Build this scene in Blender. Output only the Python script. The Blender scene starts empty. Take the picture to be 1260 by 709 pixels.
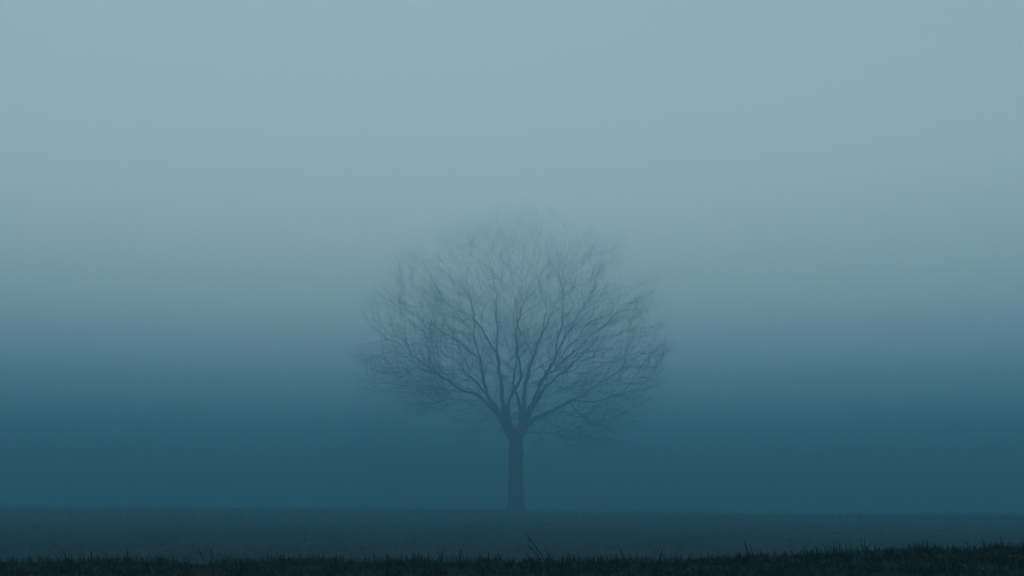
import bpy, bmesh, math, random
import numpy as np
from mathutils import Vector, Matrix, kdtree, noise

random.seed(11)
rng = np.random.default_rng(11)
R = math.radians
S = bpy.context.scene
COL = S.collection

# ------------------------------------------------------------------ camera
CAM_Z = 0.45
cd = bpy.data.cameras.new('camera')
cd.sensor_width = 36.0
cd.lens = 50.0
cd.clip_start = 0.05
cd.clip_end = 5000
cam = bpy.data.objects.new('camera', cd)
COL.objects.link(cam)
cam.location = (0, 0, CAM_Z)
cam.rotation_euler = (R(90 + 8.47), 0, 0)
S.camera = cam

# ------------------------------------------------------------------ sky, sun, exposure
SUN_EL = R(4.0)
SUN_AZ = R(171)            # clockwise from the view direction (+Y): behind the right shoulder
w = bpy.data.worlds.new('World')
S.world = w
w.use_nodes = True
nt = w.node_tree
sky = nt.nodes.new('ShaderNodeTexSky')
sky.sky_type = 'NISHITA'
sky.sun_disc = False
sky.sun_elevation = SUN_EL
sky.sun_rotation = SUN_AZ
sky.air_density = 1.0
sky.dust_density = 1.0
sky.ozone_density = 1.5
bg = nt.nodes['Background']
bg.inputs['Strength'].default_value = 0.060
dusk = nt.nodes.new('ShaderNodeMix')          # rosy dusk air above the mist
dusk.data_type = 'RGBA'
dusk.blend_type = 'MULTIPLY'
dusk.inputs[0].default_value = 1.0
dusk.inputs[7].default_value = (0.86, 0.48, 0.34, 1)
nt.links.new(sky.outputs['Color'], dusk.inputs[6])
nt.links.new(dusk.outputs[2], bg.inputs['Color'])

sl = bpy.data.lights.new('sun', 'SUN')
sl.energy = 5.0
sl.angle = R(0.5)
sl.color = (1.0, 0.97, 0.93)
so = bpy.data.objects.new('sun', sl)
COL.objects.link(so)
sd = Vector((math.sin(SUN_AZ) * math.cos(SUN_EL), math.cos(SUN_AZ) * math.cos(SUN_EL), math.sin(SUN_EL)))
so.rotation_euler = sd.to_track_quat('Z', 'Y').to_euler()
so.location = sd * 400

vs = S.view_settings
S.display_settings.display_device = 'sRGB'
vs.view_transform = 'Standard'
vs.look = 'None'
vs.gamma = 1.0
vs.use_curve_mapping = False
vs.exposure = 3.40
S.cycles.use_denoising = True
S.cycles.denoising_input_passes = 'RGB_ALBEDO_NORMAL'
S.cycles.denoising_prefilter = 'ACCURATE'
S.cycles.use_adaptive_sampling = False
S.cycles.volume_bounces = 4
S.cycles.max_bounces = 8
S.cycles.sample_clamp_indirect = 4.0

HAZE_DENSITY = 0.0325
HAZE_TOP = 11.7
HAZE_SCATTER = (0.145, 0.435, 0.585)

# ------------------------------------------------------------------ helpers
def tag(o, label=None, cat=None, group=None, kind=None):
    for k, v in (('label', label), ('category', cat), ('group', group), ('kind', kind)):
        if v:
            o[k] = v
    return o

def link(name, me, mat=None, parent=None):
    o = bpy.data.objects.new(name, me)
    COL.objects.link(o)
    if mat:
        me.materials.append(mat)
    if parent:
        o.parent = parent
    return o

def mesh_np(name, V, F, smooth=True):
    """mesh from vertex array and an array of equal-sized faces"""
    V = np.asarray(V, dtype=np.float32)
    F = np.asarray(F, dtype=np.int32)
    me = bpy.data.meshes.new(name)
    k = F.shape[1]
    me.vertices.add(len(V)); me.vertices.foreach_set('co', V.ravel())
    me.loops.add(F.size); me.loops.foreach_set('vertex_index', F.ravel())
    me.polygons.add(len(F))
    me.polygons.foreach_set('loop_start', np.arange(0, F.size, k, dtype=np.int32))
    me.polygons.foreach_set('loop_total', np.full(len(F), k, dtype=np.int32))
    me.polygons.foreach_set('use_smooth', np.full(len(F), smooth, dtype=bool))
    me.update(calc_edges=True)
    return me

def material(name, c1, c2, scale, rough=0.9, bump=0.0, detail=5, stretch=(1, 1, 1), coord='Object'):
    m = bpy.data.materials.new(name)
    m.use_nodes = True
    n = m.node_tree
    b = n.nodes['Principled BSDF']
    b.inputs['Roughness'].default_value = rough
    b.inputs['Specular IOR Level'].default_value = 0.15
    tc = n.nodes.new('ShaderNodeTexCoord')
    mp = n.nodes.new('ShaderNodeMapping')
    mp.inputs['Scale'].default_value = stretch
    nz = n.nodes.new('ShaderNodeTexNoise')
    nz.inputs['Scale'].default_value = scale
    nz.inputs['Detail'].default_value = detail
    cr = n.nodes.new('ShaderNodeValToRGB')
    cr.color_ramp.elements[0].position = 0.35
    cr.color_ramp.elements[1].position = 0.68
    cr.color_ramp.elements[0].color = (*c1, 1)
    cr.color_ramp.elements[1].color = (*c2, 1)
    n.links.new(tc.outputs[coord], mp.inputs['Vector'])
    n.links.new(mp.outputs['Vector'], nz.inputs['Vector'])
    n.links.new(nz.outputs['Fac'], cr.inputs['Fac'])
    n.links.new(cr.outputs['Color'], b.inputs['Base Color'])
    if bump:
        bp = n.nodes.new('ShaderNodeBump')
        bp.inputs['Strength'].default_value = bump
        bp.inputs['Distance'].default_value = 0.02
        n.links.new(nz.outputs['Fac'], bp.inputs['Height'])
        n.links.new(bp.outputs['Normal'], b.inputs['Normal'])
    return m

M_soil = material('damp_field_soil', (0.004, 0.011, 0.009), (0.008, 0.019, 0.016), 1.7, 0.95, 0.6, 9)
M_bark = material('rough_bark', (0.046, 0.060, 0.060), (0.085, 0.105, 0.105), 9.0, 0.95, 0.9, 6, (1, 1, 0.22))
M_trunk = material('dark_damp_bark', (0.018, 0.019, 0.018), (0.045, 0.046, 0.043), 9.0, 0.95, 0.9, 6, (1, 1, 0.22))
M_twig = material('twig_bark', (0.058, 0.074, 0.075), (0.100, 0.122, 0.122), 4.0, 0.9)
M_grass = material('dull_winter_grass', (0.003, 0.012, 0.009), (0.014, 0.044, 0.033), 38.0, 0.85)
M_weed = material('dark_weed_leaf', (0.004, 0.014, 0.011), (0.020, 0.064, 0.048), 30.0, 0.6)
M_straw = material('dry_straw', (0.016, 0.016, 0.010), (0.034, 0.032, 0.020), 20.0, 0.85)

# ------------------------------------------------------------------ ground
def smooth(a, b, t):
    t = min(1.0, max(0.0, (t - a) / (b - a)))
    return t * t * (3 - 2 * t)

K = 0.60                       # scale of the near bank and its plants
BANK_Y = 5.3 * K
def bank_top(x):
    x = x / K
    # the near bank: a little higher on the right of the picture, lumpy along its length
    z = 0.206 + 0.052 * smooth(0.15, 1.9, x) + 0.012 * smooth(-0.3, -1.9, x) * 0
    z += 0.012 * noise.noise(Vector((x * 2.3, 3.1, 0))) + 0.011 * noise.noise(Vector((x * 6.1, 8.1, 0)))
    return CAM_Z - K * (CAM_Z - z)

def ground_z(x, y):
    # field, with a low crest where the tree stands and a long fall behind it
    lean = -0.0075 * max(-26, min(26, x))
    z = lean * smooth(15, 50, y)
    z += 0.05 * noise.noise(Vector((x * 0.11, y * 0.07, 2.0))) * smooth(8, 20, y)
    z += 0.020 * noise.noise(Vector((x * 0.9, y * 0.5, 7.0))) * smooth(6, 9, y)
    z -= 3.2 * smooth(52, 120, y)
    z -= 0.6 * smooth(51, 60, y)
    z += 0.05 * smooth(30, 49, y) * (1 if y < 60 else 0.0 if y > 90 else (90 - y) / 30)
    # bank and the lane the photographer stands in
    if y < 9:
        b = bank_top(x)
        if y <= BANK_Y:
            z = -1.15 + (b + 1.15) * smooth(0.7, BANK_Y, y) ** 0.35 if y > 0.7 else -1.15
        else:
            t = smooth(BANK_Y, 5.6, y)
            z = b * (1 - t) + (z - 0.02) * t
        z += 0.006 * noise.noise(Vector((x * 9, y * 9, 1.0)))
    return z

def axis(lim, fine_from, fine_to, fine, growth):
    a = list(np.arange(fine_from, fine_to, fine))
    s = fine
    while a[-1] < lim:
        s *= growth; a.append(a[-1] + s)
    s = fine; lo = [fine_from]
    while lo[-1] > -lim:
        s *= growth; lo.append(lo[-1] - s)
    return np.array(lo[:0:-1] + a)

gx = axis(600, -2.0, 2.0, 0.04, 1.055)
gy = axis(600, 1.2, 7.0, 0.04, 1.04)
V = np.array([(x, y, ground_z(x, y)) for y in gy for x in gx])
nx, ny = len(gx), len(gy)
idx = np.arange(nx * ny).reshape(ny, nx)
F = np.stack([idx[:-1, :-1], idx[:-1, 1:], idx[1:, 1:], idx[1:, :-1]], -1).reshape(-1, 4)
g = link('ground', mesh_np('ground', V, F), M_soil)
tag(g, 'dark open field of short grass running back to a low crest', 'ground', kind='structure')

# ------------------------------------------------------------------ haze
hb = bmesh.new()
bmesh.ops.create_cube(hb, size=1.0)
me = bpy.data.meshes.new('haze')
gmin = float(V[:, 2].min())
HB = gmin - 1.0
for v in hb.verts:
    v.co = Vector((v.co.x * 1400, v.co.y * 1400, HB if v.co.z < 0 else HAZE_TOP))
hb.to_mesh(me); hb.free()
hz = bpy.data.materials.new('pale_mist')
hz.use_nodes = True
hn = hz.node_tree
hn.nodes.clear()
out = hn.nodes.new('ShaderNodeOutputMaterial')
pv = hn.nodes.new('ShaderNodeVolumePrincipled')
pv.inputs['Density Attribute'].default_value = ''
pv.inputs['Temperature Attribute'].default_value = ''
pv.inputs['Color Attribute'].default_value = ''
pv.inputs['Color'].default_value = (*HAZE_SCATTER, 1)
pv.inputs['Absorption Color'].default_value = (0, 0, 0, 1)
pv.inputs['Density'].default_value = HAZE_DENSITY
pv.inputs['Anisotropy'].default_value = 0.0
hn.links.new(pv.outputs['Volume'], out.inputs['Volume'])
haze = link('haze', me, hz)
tag(haze, 'blue green mist lying thick over the whole field', 'mist', kind='stuff')

# ------------------------------------------------------------------ the tree
TREE = Vector((0.14, 50.0, 0.0))
TREE.z = ground_z(TREE.x, TREE.y) - 0.03
U = 0.0289                                        # metres to a step of the limb sketch below

def pt(a, b, d=0.0):
    return Vector(((a - 635) * U, d, (632 - b) * U))

nodes, parent, limb = [], [], []
def add(p, par, lid):
    nodes.append(Vector(p)); parent.append(par); limb.append(lid)
    return len(nodes) - 1

def polyline(pts, start, lid, step=0.18, wob=0.05):
    cur = start
    prev = nodes[start]
    for q in pts:
        n = max(1, int(round((q - prev).length / step)))
        a = prev
        for i in range(1, n + 1):
            p = a.lerp(q, i / n)
            far = min(1.0, max(0.0, (p - Vector((0, 0, 2.6))).length - 0.5) / 2.0)
            p = p + noise.noise_vector(p * 1.1 + Vector((lid * 7.3, 0, 0))) * 0.11 * far      # crooked growth
            p = p + Vector((random.gauss(0, 1), random.gauss(0, 1), random.gauss(0, 1))) * wob * 0.3
            cur = add(p, cur, lid)
        prev = q
    return cur

root = add((0, 0, 0), -1, 0)
cur = root
for b in range(626, 543, -6):
    cur = add(pt(635 + (632 - b) * -0.004 + random.gauss(0, .3), b), cur, 0)
fork = cur
n_trunk = len(nodes)

# id: (stem it leaves, point where it leaves, course)
LIMBS = {
    # steep left stem that carries the left half of the crown
    2: (None, None, [(629, 538, .0), (622, 525, .1), (611, 508, .4), (602, 495, .5), (595, 476, .6), (591, 444, .8), (584, 420, .9), (566, 387, 1.0), (545, 358, 1.2), (528, 330, 1.3)]),
    # steep right stem that carries the right half
    5: (None, None, [(640, 537, .0), (648, 523, -.1), (656, 500, -.4), (666, 476, -.7), (686, 442, -1.0), (707, 400, -1.2), (729, 352, -1.5), (742, 318, -1.6)]),
    # low left limb that reaches furthest out
    1: (2, (623, 528), [(613, 514, -.3), (593, 496, -.8), (568, 488, -1.1), (543, 471, -1.3), (518, 465, -1.5), (471, 463, -1.7), (440, 449, -1.8), (417, 441, -1.8)]),
    # the upright leader
    3: (2, (621, 524), [(620, 508, -.2), (617, 483, -.4), (614, 440, -.6), (611, 391, -.6), (611, 359, -.7), (605, 319, -.7), (602, 276, -.6)]),
    4: (5, (646, 526), [(645, 505, .3), (646, 482, .4), (655, 445, .5), (668, 408, .4), (673, 380, .4), (666, 350, .6), (660, 300, .7), (653, 262, .7)]),
    # right limb with the long horizontal reach
    6: (5, (644, 530), [(654, 522, .2), (671, 513, .4), (700, 500, .6), (721, 489, .8), (752, 466, 1.0), (785, 441, 1.2), (808, 420, 1.3)]),
    # far side and near side
    7: (5, (643, 532), [(641, 510, .9), (632, 470, 1.8), (637, 425, 2.7), (632, 375, 3.4), (640, 320, 3.8)]),
    8: (2, (626, 533), [(626, 508, -.9), (640, 470, -1.9), (634, 430, -2.7), (648, 380, -3.4), (640, 330, -3.7)]),
    # back left and back right
    9: (2, (611, 508), [(600, 490, 1.2), (584, 470, 2.1), (558, 442, 3.0), (530, 415, 3.6)]),
    10: (5, (656, 500), [(668, 486, .5), (690, 462, 1.8), (722, 430, 2.8), (748, 395, 3.4)]),
}
limb_nodes = {}
for lid, (stem, at, L) in LIMBS.items():
    if stem:
        a_, b_ = limb_nodes[stem]
        q_ = pt(*at)
        st_ = min(range(a_, b_), key=lambda k: (nodes[k].x - q_.x) ** 2 + (nodes[k].z - q_.z) ** 2)
    else:
        st_ = fork
    s_ = len(nodes)
    polyline([pt(*q) for q in L], st_, lid)
    limb_nodes[lid] = (s_, len(nodes))

def near_on(lid, q):
    a, b = limb_nodes[lid]
    return min(range(a, b), key=lambda k: (nodes[k] - q).length)

def side(lid, pts):
    P = [pt(*q) for q in pts]
    polyline(P[1:], near_on(lid, P[0]), lid)

side(6, [(700, 501, .6), (722, 523, .3), (748, 533, .2), (771, 540, .1), (786, 553, .0)])      # drooping bough
side(6, [(700, 500, .6), (730, 497, .3), (760, 492, 0), (800, 482, -.2), (818, 486, -.2)])
side(1, [(543, 471, -1.3), (510, 445, -1.0), (478, 425, -.7), (452, 398, -.6)])
side(1, [(518, 465, -1.5), (490, 480, -1.9), (455, 490, -2.0)])
side(2, [(591, 444, .8), (560, 420, .5), (520, 395, .2), (485, 372, .0), (455, 352, -.1)])
side(2, [(584, 420, .9), (580, 370, 1.3), (562, 310, 1.6), (548, 285, 1.6)])
side(3, [(614, 440, -.6), (585, 400, -1.0), (575, 350, -1.4), (582, 290, -1.6)])
side(4, [(655, 445, .4), (640, 400, .7), (632, 350, .9), (628, 300, 1.0)])
side(5, [(666, 476, -.7), (705, 440, -.4), (745, 400, -.2), (780, 365, .0), (800, 345, .1)])
side(5, [(686, 442, -1.0), (690, 395, -1.3), (693, 345, -1.4), (700, 290, -1.4)])
side(4, [(668, 408, .3), (690, 360, .2), (715, 310, .3), (728, 285, .3)])

# crown volume: half widths of the crown by height, left and right
ZK = [2.4, 3.0, 3.6, 4.4, 5.2, 6.2, 7.2, 8.2, 9.2, 10.0, 10.7, 11.15]
LK = [1.5, 2.9, 4.2, 5.4, 5.6, 5.45, 5.35, 5.0, 4.0, 3.0, 1.8, 0.7]
RK = [3.6, 4.6, 5.1, 5.25, 5.35, 5.4, 5.2, 4.8, 4.2, 3.2, 2.1, 1.0]
NATT = 5200
pts = []
while len(pts) < NATT:
    z = random.uniform(2.4, 11.15)
    x = random.uniform(-5.8, 5.6)
    hw = float(np.interp(z, ZK, LK if x < 0 else RK))
    hd = min(float(np.interp(z, ZK, LK)), float(np.interp(z, ZK, RK)))
    hd = min(hd, 4.9)
    y = random.uniform(-hd, hd)
    r = math.hypot(x / hw, y / hd)
    if r > 0.93: continue
    if z < 4.6 and r < 0.42 and random.random() < .9: continue
    lump = noise.noise(Vector((x * .55, y * .55, z * .55)))
    if r > 0.72 + 0.50 * (lump + .35): continue
    if lump < -0.28 and random.random() < .75: continue
    if random.random() > 0.45 + 0.55 * r: continue
    pts.append(Vector((x, y, z)))

DI, DK, STEP = 1.25, 0.23, 0.17
alive = list(range(len(pts)))
grown_dir = {}
for it in range(120):
    kd = kdtree.KDTree(len(nodes))
    for i, p in enumerate(nodes): kd.insert(p, i)
    kd.balance()
    pull = {}
    nxt = []
    for a in alive:
        co, i, d = kd.find(pts[a])
        if d < DK: continue
        nxt.append(a)
        if d < DI and i >= n_trunk:
            v = (pts[a] - co).normalized()
            pull[i] = pull.get(i, Vector()) + v
    alive = nxt
    if not pull: break
    new = 0
    for i, v in pull.items():
        v = v.normalized()
        pd = (nodes[i] - nodes[parent[i]]).normalized()
        outw = (nodes[i] - Vector((0, 0, 2.6))).normalized()
        d = (v * 0.7 + pd * 0.75 + outw * 0.70 + Vector((0, 0, 0.10)))
        d += Vector((random.gauss(0, .10), random.gauss(0, .10), random.gauss(0, .10)))
        p = nodes[i] + d.normalized() * STEP
        if (p - nodes[i]).length < 1e-4: continue
        if any((p - nodes[c]).length < 0.05 for c in grown_dir.get(i, ())): continue
        j = add(p, i, limb[i])
        grown_dir.setdefault(i, []).append(j)
        new += 1
    if not new: break

# fine twigs on everything thin
kids = [0] * len(nodes)
for i, p in enumerate(parent):
    if p >= 0: kids[p] += 1
def descend(arr):
    tot = np.ones(len(nodes))
    for i in range(len(nodes) - 1, 0, -1):
        if parent[i] >= 0: tot[parent[i]] += tot[i]
    return tot
size = descend(None)
def twig(i, d, length, depth, pull=0.22):
    cur = i
    n = max(2, int(length / 0.13))
    st = length / n
    for k in range(n):
        ow = (nodes[cur] - Vector((0, 0, 2.8))).normalized()
        d = (d + ow * pull + Vector((random.gauss(0, .07), random.gauss(0, .07), random.gauss(0, .07) + 0.04))).normalized()
        cur = add(nodes[cur] + d * st, cur, limb[i])
        if depth and k >= 1 and random.random() < 0.55:
            twig(cur, spread(d, random.uniform(.5, .95)), length * random.uniform(.3, .6), depth - 1, pull)
def spread(d, ang):
    ax = d.orthogonal().normalized()
    ax.rotate(Matrix.Rotation(random.uniform(0, 6.283), 3, d))
    q = d.copy(); q.rotate(Matrix.Rotation(ang, 3, ax))
    return q
base_n = len(nodes)
for i in range(n_trunk + 1, base_n):
    if parent[i] < 0: continue
    d = (nodes[i] - nodes[parent[i]]).normalized()
    if size[i] < 2:
        twig(i, d, random.uniform(.4, 1.1), 1)
    elif size[i] < 14 and random.random() < .25:
        twig(i, spread(d, random.uniform(.5, 1.0)), random.uniform(.25, .6), 1)
    elif size[i] < 120 and random.random() < .15:
        twig(i, spread(d, random.uniform(.6, 1.2)), random.uniform(.25, .7), 1)
# little shoots hanging about the fork
for lid, q in ((1, (600, 503)), (1, (585, 492)), (1, (612, 513)), (6, (672, 514)), (6, (655, 526)), (6, (722, 523)), (6, (750, 532))):
    for _ in range(3):
        k = near_on(lid, pt(*q)) if lid != 6 else min(range(base_n), key=lambda n_: (nodes[n_] - pt(*q, .3)).length)
        twig(k, Vector((random.gauss(0, .6), random.gauss(0, .5), random.uniform(-1.1, -.2))).normalized(), random.uniform(.5, 1.1), 1, 0.0)

N = len(nodes)
P = np.array([tuple(n) for n in nodes])
hi_ = P[:, 2] > 6.0
top_ = np.percentile(P[hi_, 2], 99.3)
P[hi_, 2] = 6.0 + (P[hi_, 2] - 6.0) * min(1.0, (11.0 - 6.0) / (top_ - 6.0))      # keep the crown to its height
e_ = P[:, 2] > 10.8
P[e_, 2] = np.minimum(10.8 + (P[e_, 2] - 10.8) * 0.45, 11.45)
e_ = P[:, 0] < -5.5
P[e_, 0] = -5.5 + (P[e_, 0] + 5.5) * 0.75
for sgn, lim in ((-1, 5.2), (1, 5.0)):
    e_ = (sgn * P[:, 0] > lim) & ((np.array(limb) != 1) | (sgn > 0))
    P[e_, 0] = sgn * (lim + (sgn * P[e_, 0] - lim) * 0.6)
par = np.array(parent)
LM = np.array(limb)
TIP = 0.0021
def radii(ex):
    acc = np.zeros(N)
    hask = np.zeros(N, bool)
    for i in range(N - 1, -1, -1):
        if not hask[i]: acc[i] = TIP ** ex
        if par[i] >= 0:
            acc[par[i]] += acc[i]; hask[par[i]] = True
    return acc ** (1 / ex)
lo, hi = 1.5, 4.0
for _ in range(18):
    m = (lo + hi) / 2
    if radii(m)[fork] > 0.265: lo = m
    else: hi = m
RAD = radii((lo + hi) / 2)
for i in range(n_trunk):
    h = P[i, 2]
    RAD[i] = 0.235 + 0.055 * math.exp(-h / 0.35) + 0.035 * (1 - min(1, h / 2.3)) + 0.03 * math.exp(-((h - 2.0) / .18) ** 2)
# limbs leave the fork no thicker than the trunk can carry
for i in range(n_trunk, N):
    RAD[i] = min(RAD[i], 0.20)
    if RAD[i] > 0.012:
        RAD[i] *= 0.56 + 0.44 * smooth(0.05, 0.13, RAD[i])
    RAD[i] *= 1.05 - 0.63 * smooth(3.5, 9.8, float(P[i, 2]))
# the boughs swell where they leave the fork
for lid, (a, b) in limb_nodes.items():
    run = 0.0
    for i in range(a, a + int((b - a) * .5)):
        run += float(np.linalg.norm(P[i] - P[par[i]]))
        RAD[i] = max(RAD[i], (0.205 if LIMBS[lid][0] is None else 0.125) * math.exp(-run / 1.15))
print('tree nodes', N, 'exp', (lo + hi) / 2)

def tubes(ids, sides, rscale=1.0):
    """one tapered tube per edge parent->node, sharing nothing; overlap hides the joints"""
    ids = np.asarray(ids)
    A = P[par[ids]]; B = P[ids]
    ra = np.minimum(RAD[par[ids]], RAD[ids] * 1.35)[:, None]; rb = RAD[ids][:, None]
    D = B - A
    Ln = np.linalg.norm(D, axis=1, keepdims=True) + 1e-9
    D = D / Ln
    B = B + D * (rb * 0.25)
    ref = np.where(np.abs(D[:, 2:3]) > 0.9, np.array([[1., 0, 0]]), np.array([[0, 0, 1.]]))
    X = np.cross(D, ref); X /= np.linalg.norm(X, axis=1, keepdims=True)
    Y = np.cross(D, X)
    n = len(ids)
    Vv = np.zeros((n, 2 * sides, 3))
    for s in range(sides):
        a = 2 * math.pi * s / sides
        o = X * math.cos(a) + Y * math.sin(a)
        Vv[:, s] = A + o * ra
        Vv[:, sides + s] = B + o * rb
    off = (np.arange(n) * 2 * sides)[:, None]
    Fs = []
    for s in range(sides):
        t = (s + 1) % sides
        Fs.append(np.concatenate([off + s, off + t, off + sides + t, off + sides + s], 1))
    return Vv.reshape(-1, 3), np.concatenate(Fs, 0)

def chain_mesh(ids, sides):
    """continuous tube along the heaviest child so thick wood is seamless"""
    inset = set(ids)
    heavy = {}
    for i in ids:
        p = par[i]
        if p not in heavy or RAD[i] > RAD[heavy[p]]: heavy[p] = i
    starts = [i for i in ids if heavy[par[i]] != i or par[i] not in inset]
    Vv, Ff = [], []
    for s in starts:
        ch = [par[s], s]
        while ch[-1] in heavy and heavy[ch[-1]] in inset: ch.append(heavy[ch[-1]])
        ch = np.array(ch)
        C = P[ch].copy()
        r = RAD[ch].copy()
        r[0] = min(r[0], r[1] * 1.25)
        T = np.gradient(C, axis=0); T /= np.linalg.norm(T, axis=1, keepdims=True) + 1e-9
        x = Vector(T[0]).orthogonal().normalized()
        b0 = len(Vv)
        for k in range(len(ch)):
            t = Vector(T[k]); x = (x - t * x.dot(t)).normalized(); y = t.cross(x)
            for q in range(sides):
                a = 2 * math.pi * q / sides
                lump = 1 + 0.10 * noise.noise(Vector(C[k]) * 3 + Vector((math.cos(a), math.sin(a), 0)) * 1.3)
                Vv.append(tuple(Vector(C[k]) + (x * math.cos(a) + y * math.sin(a)) * float(r[k]) * lump))
        for k in range(len(ch) - 1):
            for q in range(sides):
                u = (q + 1) % sides
                Ff.append((b0 + k * sides + q, b0 + k * sides + u, b0 + (k + 1) * sides + u, b0 + (k + 1) * sides + q))
    return np.array(Vv), np.array(Ff)

tree = bpy.data.objects.new('bare_tree', None)
COL.objects.link(tree)
tree.location = TREE
tag(tree, 'lone leafless tree with short trunk and wide rounded crown of bare twigs in mist', 'tree')

# trunk with flutes and root flare
rows = []
SID = 20
hs = np.linspace(-0.25, P[fork, 2] + 0.38, 44)
for h in hs:
    r = np.interp(h, P[:n_trunk, 2], RAD[:n_trunk]) if h > 0 else RAD[0]
    r *= 1 - 0.75 * smooth(P[fork, 2] + 0.02, P[fork, 2] + 0.40, h)
    cx = np.interp(h, P[:n_trunk, 2], P[:n_trunk, 0])
    for q in range(SID):
        a = 2 * math.pi * q / SID
        f = 1 + 0.05 * noise.noise(Vector((math.cos(a) * 1.6, math.sin(a) * 1.6, h * 0.9))) \
              + 0.025 * noise.noise(Vector((math.cos(a) * 5, math.sin(a) * 5, h * 2.5))) \
              + 0.30 * math.exp(-max(h, 0) / .24) * max(0, math.sin(5 * a + 1))
        rows.append((cx + math.cos(a) * r * f, math.sin(a) * r * f, h))
Ft = []
for k in range(len(hs) - 1):
    for q in range(SID):
        u = (q + 1) % SID
        Ft.append((k * SID + q, k * SID + u, (k + 1) * SID + u, (k + 1) * SID + q))
link('trunk', mesh_np('trunk', rows, Ft), M_trunk, tree)

for lid in range(1, len(LIMBS) + 1):
    ids = [i for i in range(n_trunk, N) if LM[i] == lid]
    thick = [i for i in ids if RAD[i] >= 0.016]
    thin = [i for i in ids if RAD[i] < 0.016]
    Vv, Ff = chain_mesh(thick, 8)
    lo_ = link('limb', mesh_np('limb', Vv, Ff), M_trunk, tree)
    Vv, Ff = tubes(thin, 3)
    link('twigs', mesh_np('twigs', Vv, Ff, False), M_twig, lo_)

# ------------------------------------------------------------------ grass
def blades(spots, hmin, hmax, wid, name, segs=3, lean=0.5, flat=0.0, hs=None, bend=None):
    """spots: (n,3) roots -> one mesh of curved tapering blades"""
    n = len(spots)
    h = rng.uniform(hmin, hmax, n) * (0.6 + 0.8 * rng.random(n) ** 2)
    if hs is not None: h = h * hs
    az = rng.uniform(0, 2 * np.pi, n)
    if bend is not None: az = bend + rng.normal(0, .9, n)
    ln = np.abs(rng.normal(0, lean, n)) + flat * rng.random(n)
    wd = wid * rng.uniform(.6, 1.3, n)
    face = az + rng.normal(0, .5, n) + np.pi / 2
    Vv = np.zeros((n, (segs + 1) * 2, 3))
    ang = np.zeros(n); p = spots.copy()
    for k in range(segs + 1):
        t = k / segs
        w_ = wd * (1 - t) ** 0.7 * 0.5 + 0.0002
        o = np.stack([np.cos(face) * w_, np.sin(face) * w_, np.zeros(n)], 1)
        Vv[:, 2 * k] = p - o; Vv[:, 2 * k + 1] = p + o
        ang = np.minimum(ln * (0.25 + 1.0 * t), 1.75)
        st = h / segs
        p = p + np.stack([np.cos(az) * np.sin(ang) * st, np.sin(az) * np.sin(ang) * st, np.cos(ang) * st], 1)
    off = (np.arange(n) * (segs + 1) * 2)[:, None]
    Fs = [np.concatenate([off + 2 * k, off + 2 * k + 1, off + 2 * k + 3, off + 2 * k + 2], 1) for k in range(segs)]
    return mesh_np(name, Vv.reshape(-1, 3), np.concatenate(Fs, 0))

def roots(n, x0, x1, y0, y1, clump=0.0, cs=3.0, wedge=None):
    res = []
    while len(res) < n:
        y = random.uniform(y0, y1)
        k = y * 0.40 if wedge else None
        x = random.uniform(-k, k) if wedge else random.uniform(x0, x1)
        if clump and noise.noise(Vector((x * cs, y * cs, 4.4))) + random.gauss(0, .22) < clump - .35: continue
        res.append((x, y, ground_z(x, y) - 0.004))
    return np.array(res)

def tussocks(n, x0, x1, y0, y1, per, spread_, hlo, hhi, wid, name):
    """roots gathered in tussocks, blades arching out from each heart"""
    rt = []; hs_ = []; bd = []
    for _ in range(n):
        y = random.uniform(y0, y1); x = random.uniform(x0, x1)
        if noise.noise(Vector((x * 3.6, y * 3.6, 9.0))) < -0.25 and random.random() < .6: continue
        r = spread_ * random.uniform(.4, 1.6)
        hh = random.choice((.45, .6, .75, .9, 1.0, 1.35)); ba = random.uniform(0, 6.283)
        for _k in range(int(per * random.uniform(.5, 1.5))):
            a = random.uniform(0, 6.283); q = r * math.sqrt(random.random())
            px, py = x + math.cos(a) * q, y + math.sin(a) * q
            rt.append((px, py, ground_z(px, py) - 0.003)); hs_.append(hh); bd.append(ba + .5 * (a - ba))
    return blades(np.array(rt), hlo, hhi, wid, name, 3, 1.1, 0.9, np.array(hs_), np.array(bd))

gr = link('grass', tussocks(4600, -2.6 * K, 2.6 * K, 2.7 * K, 6.1 * K, 24, 0.036 * K, 0.018 * K, 0.046 * K, 0.0072 * K, 'grass'), M_grass)
tag(gr, 'matted dark grass covering the near bank along the bottom', 'grass', kind='stuff')
leafy = link('leafy_weeds', tussocks(2300, -2.6 * K, 2.6 * K, 2.7 * K, 5.9 * K, 9, 0.030 * K, 0.018 * K, 0.036 * K, 0.014 * K, 'leafy_weeds'), M_weed)
tag(leafy, 'low leafy weeds mixed through the dark bank grass', 'weeds', kind='stuff')
mat_ = link('short_grass', blades(roots(60000, -2.6 * K, 2.6 * K, 2.7 * K, 6.1 * K, -2.0, 5.0), 0.012 * K, 0.032 * K, 0.0042 * K, 'short_grass', 2, 1.0, 0.7), M_grass)
tag(mat_, 'low mat of dead grass between the tussocks of the near bank', 'grass', kind='stuff')
# field grass thins out towards the crest
q = roots(30000, 0, 0, 6.0, 30.0, 0.2, 0.9, True)
fo = link('field_grass', blades(q, 0.02, 0.05, 0.008, 'field_grass', 2, 0.9, 0.6), M_grass)
tag(fo, 'short flattened grass over the open field before the tree', 'grass', kind='stuff')
q = roots(16000, 0, 0, 30.0, 53.0, 0.3, 0.5, True)
ro = link('crest_grass', blades(q, 0.05, 0.20, 0.012, 'crest_grass', 2, 0.6, 0.2), M_grass)
tag(ro, 'rough grass along the low crest about the tree foot', 'grass', kind='stuff')

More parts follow.
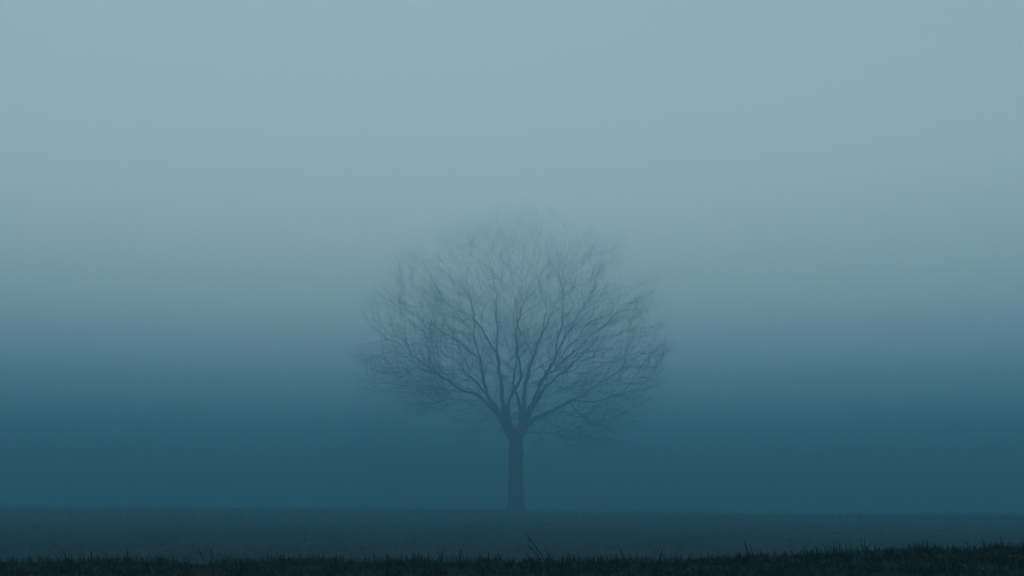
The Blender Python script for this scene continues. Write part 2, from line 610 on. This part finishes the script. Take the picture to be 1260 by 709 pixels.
# ------------------------------------------------------------------ single plants that stand out
def tuft(x, y, n, hlo, hhi, lean, wid, name, label, cat, group, spread_=0.015, tilt=0.0):
    z = ground_z(x, y)
    a = rng.uniform(0, 2 * np.pi, n); r = spread_ * np.sqrt(rng.random(n))
    sp = np.stack([np.cos(a) * r, np.sin(a) * r, np.full(n, -0.006)], 1)
    me = blades(sp, hlo, hhi, wid, name, 4, lean)
    o = link(name, me, M_grass)
    o.location = (x, y, z)
    o.rotation_euler = (0, tilt, 0)
    return tag(o, label, cat, group)

G1 = 'grass tufts standing up along the near bank'
TUFTS = [   # x, blades, height, spread, tilt, label
    (-1.63, 16, .050, .022, -.1, 'low spiky grass tuft on the near bank, the one closest to the left edge'),
    (-1.42, 10, .040, .012, .1, 'small narrow grass tuft on the bank between the leftmost tuft and the left stalks'),
    (-0.86, 22, .055, .028, .1, 'bushy grass tuft on the near bank midway between the left stalks and the trunk'),
    (-0.50, 26, .058, .030, -.1, 'broad dark grass tuft on the near bank left of the row of upright blades'),
    (-0.36, 7, .062, .010, .0, 'thin upright grass tuft of few blades, first in the row left of the trunk'),
    (-0.26, 9, .056, .012, .1, 'upright grass tuft, the middle one in the short row left of the trunk'),
    (-0.17, 20, .062, .020, -.15, 'bushy upright grass tuft closing the row just left of the trunk'),
    (0.37, 11, .050, .014, .0, 'small upright grass tuft right of the two long straws'),
    (0.54, 20, .064, .022, .15, 'spiky grass tuft on the near bank midway between the long straws and the right slope'),
    (0.87, 24, .070, .026, -.2, 'large spiky grass tuft where the bank begins to rise on the right'),
    (1.18, 9, .056, .010, .1, 'slim upright grass tuft on the right slope, first of three close together'),
    (1.24, 6, .062, .008, .0, 'slim tall grass tuft on the right slope, middle of three close together'),
    (1.285, 7, .050, .009, -.2, 'slim leaning grass tuft on the right slope, last of three close together'),
    (1.78, 12, .055, .014, .1, 'upright grass tuft at the high right end of the bank beyond the leaning stalk'),
]
for x, n, h, sp, ti, lab in TUFTS:
    tuft(x * K, 5.28 * K, n, h * .7 * K, h * 1.2 * K, 0.28, 0.0046 * K, 'grass_tuft', lab, 'grass tuft', G1, sp * K, ti)

def stalk(x, y, dx, dz, rad, label, group, sag=0.004):
    x, y, dx, dz, rad = (K * v for v in (x, y, dx, dz, rad))
    """a dry stalk: thin tapering stem with a node or two and a narrow seed head"""
    z = ground_z(x, y)
    root_ = bpy.data.objects.new('grass_stalk', None)
    COL.objects.link(root_); root_.location = (x, y, z)
    tag(root_, label, 'dry stalk', group)
    L = 14; SD = 6
    Vv, Ff = [], []
    for k in range(L + 1):
        t = k / L
        c = Vector((dx * t, 0.012 * t, -0.01 + (dz + 0.01) * t + sag * math.sin(t * math.pi)))
        r = rad * (1 - 0.55 * t) * (1.35 if k in (4, 9) else 1)
        for q_ in range(SD):
            a = 6.283 * q_ / SD
            Vv.append((c.x + r * math.cos(a), c.y + r * math.sin(a), c.z))
    for k in range(L):
        for q_ in range(SD):
            u = (q_ + 1) % SD
            Ff.append((k * SD + q_, k * SD + u, (k + 1) * SD + u, (k + 1) * SD + q_))
    link('stem', mesh_np('stem', Vv, Ff), M_straw, root_)
    Vv, Ff = [], []
    d = Vector((dx, 0.012, dz)).normalized()
    tip = Vector((dx, .012, dz))
    for k, (t, r) in enumerate(((-.014, .0009), (-.006, .0017), (.002, .0013), (.010, .0003))):
        c = tip + d * t
        for q_ in range(SD):
            a = 6.283 * q_ / SD
            Vv.append((c.x + r * math.cos(a), c.y + r * math.sin(a), c.z))
    for k in range(3):
        for q_ in range(SD):
            u = (q_ + 1) % SD
            Ff.append((k * SD + q_, k * SD + u, (k + 1) * SD + u, (k + 1) * SD + q_))
    link('seed_head', mesh_np('seed_head', Vv, Ff), M_straw, root_)

G2 = 'dry stalks leaning out of the near bank'
stalk(0.142, 5.22, -0.082, 0.108, .0030, 'long dry straw leaning left from the bank grass below the trunk, longer of the pair', G2)
stalk(0.128, 5.22, -0.062, 0.072, .0026, 'dry straw leaning left below the trunk, shorter one under the long straw', G2)
stalk(-1.215, 5.24, -0.060, 0.050, .0024, 'flatter dry stalk leaning left on the left part of the bank, first of three', G2)
stalk(-1.10, 5.24, -0.036, 0.058, .0023, 'dry stalk leaning left on the left part of the bank, middle of three', G2)
stalk(-1.065, 5.24, -0.028, 0.056, .0022, 'steeper dry stalk on the left part of the bank, last of three', G2)
stalk(1.73, 5.24, -0.080, 0.048, .0036, 'thick dark stalk leaning far over to the left on the high right bank', G2)

G3 = 'weed clumps on the crest beside the tree'
for x, y, n, h, lab in (
    (-8.7, 50.5, 26, .26, 'faint weed clump on the crest farthest left of the trunk'),
    (-5.2, 50.5, 34, .32, 'faint weed clump on the crest, middle one of three left of the trunk'),
    (-3.2, 50.3, 22, .34, 'faint weed clump on the crest nearest to the trunk on its left')):
    tuft(x, y, n, h * .6, h * 1.2, 0.35, 0.016, 'weed_clump', lab, 'weed clump', G3, 0.16)
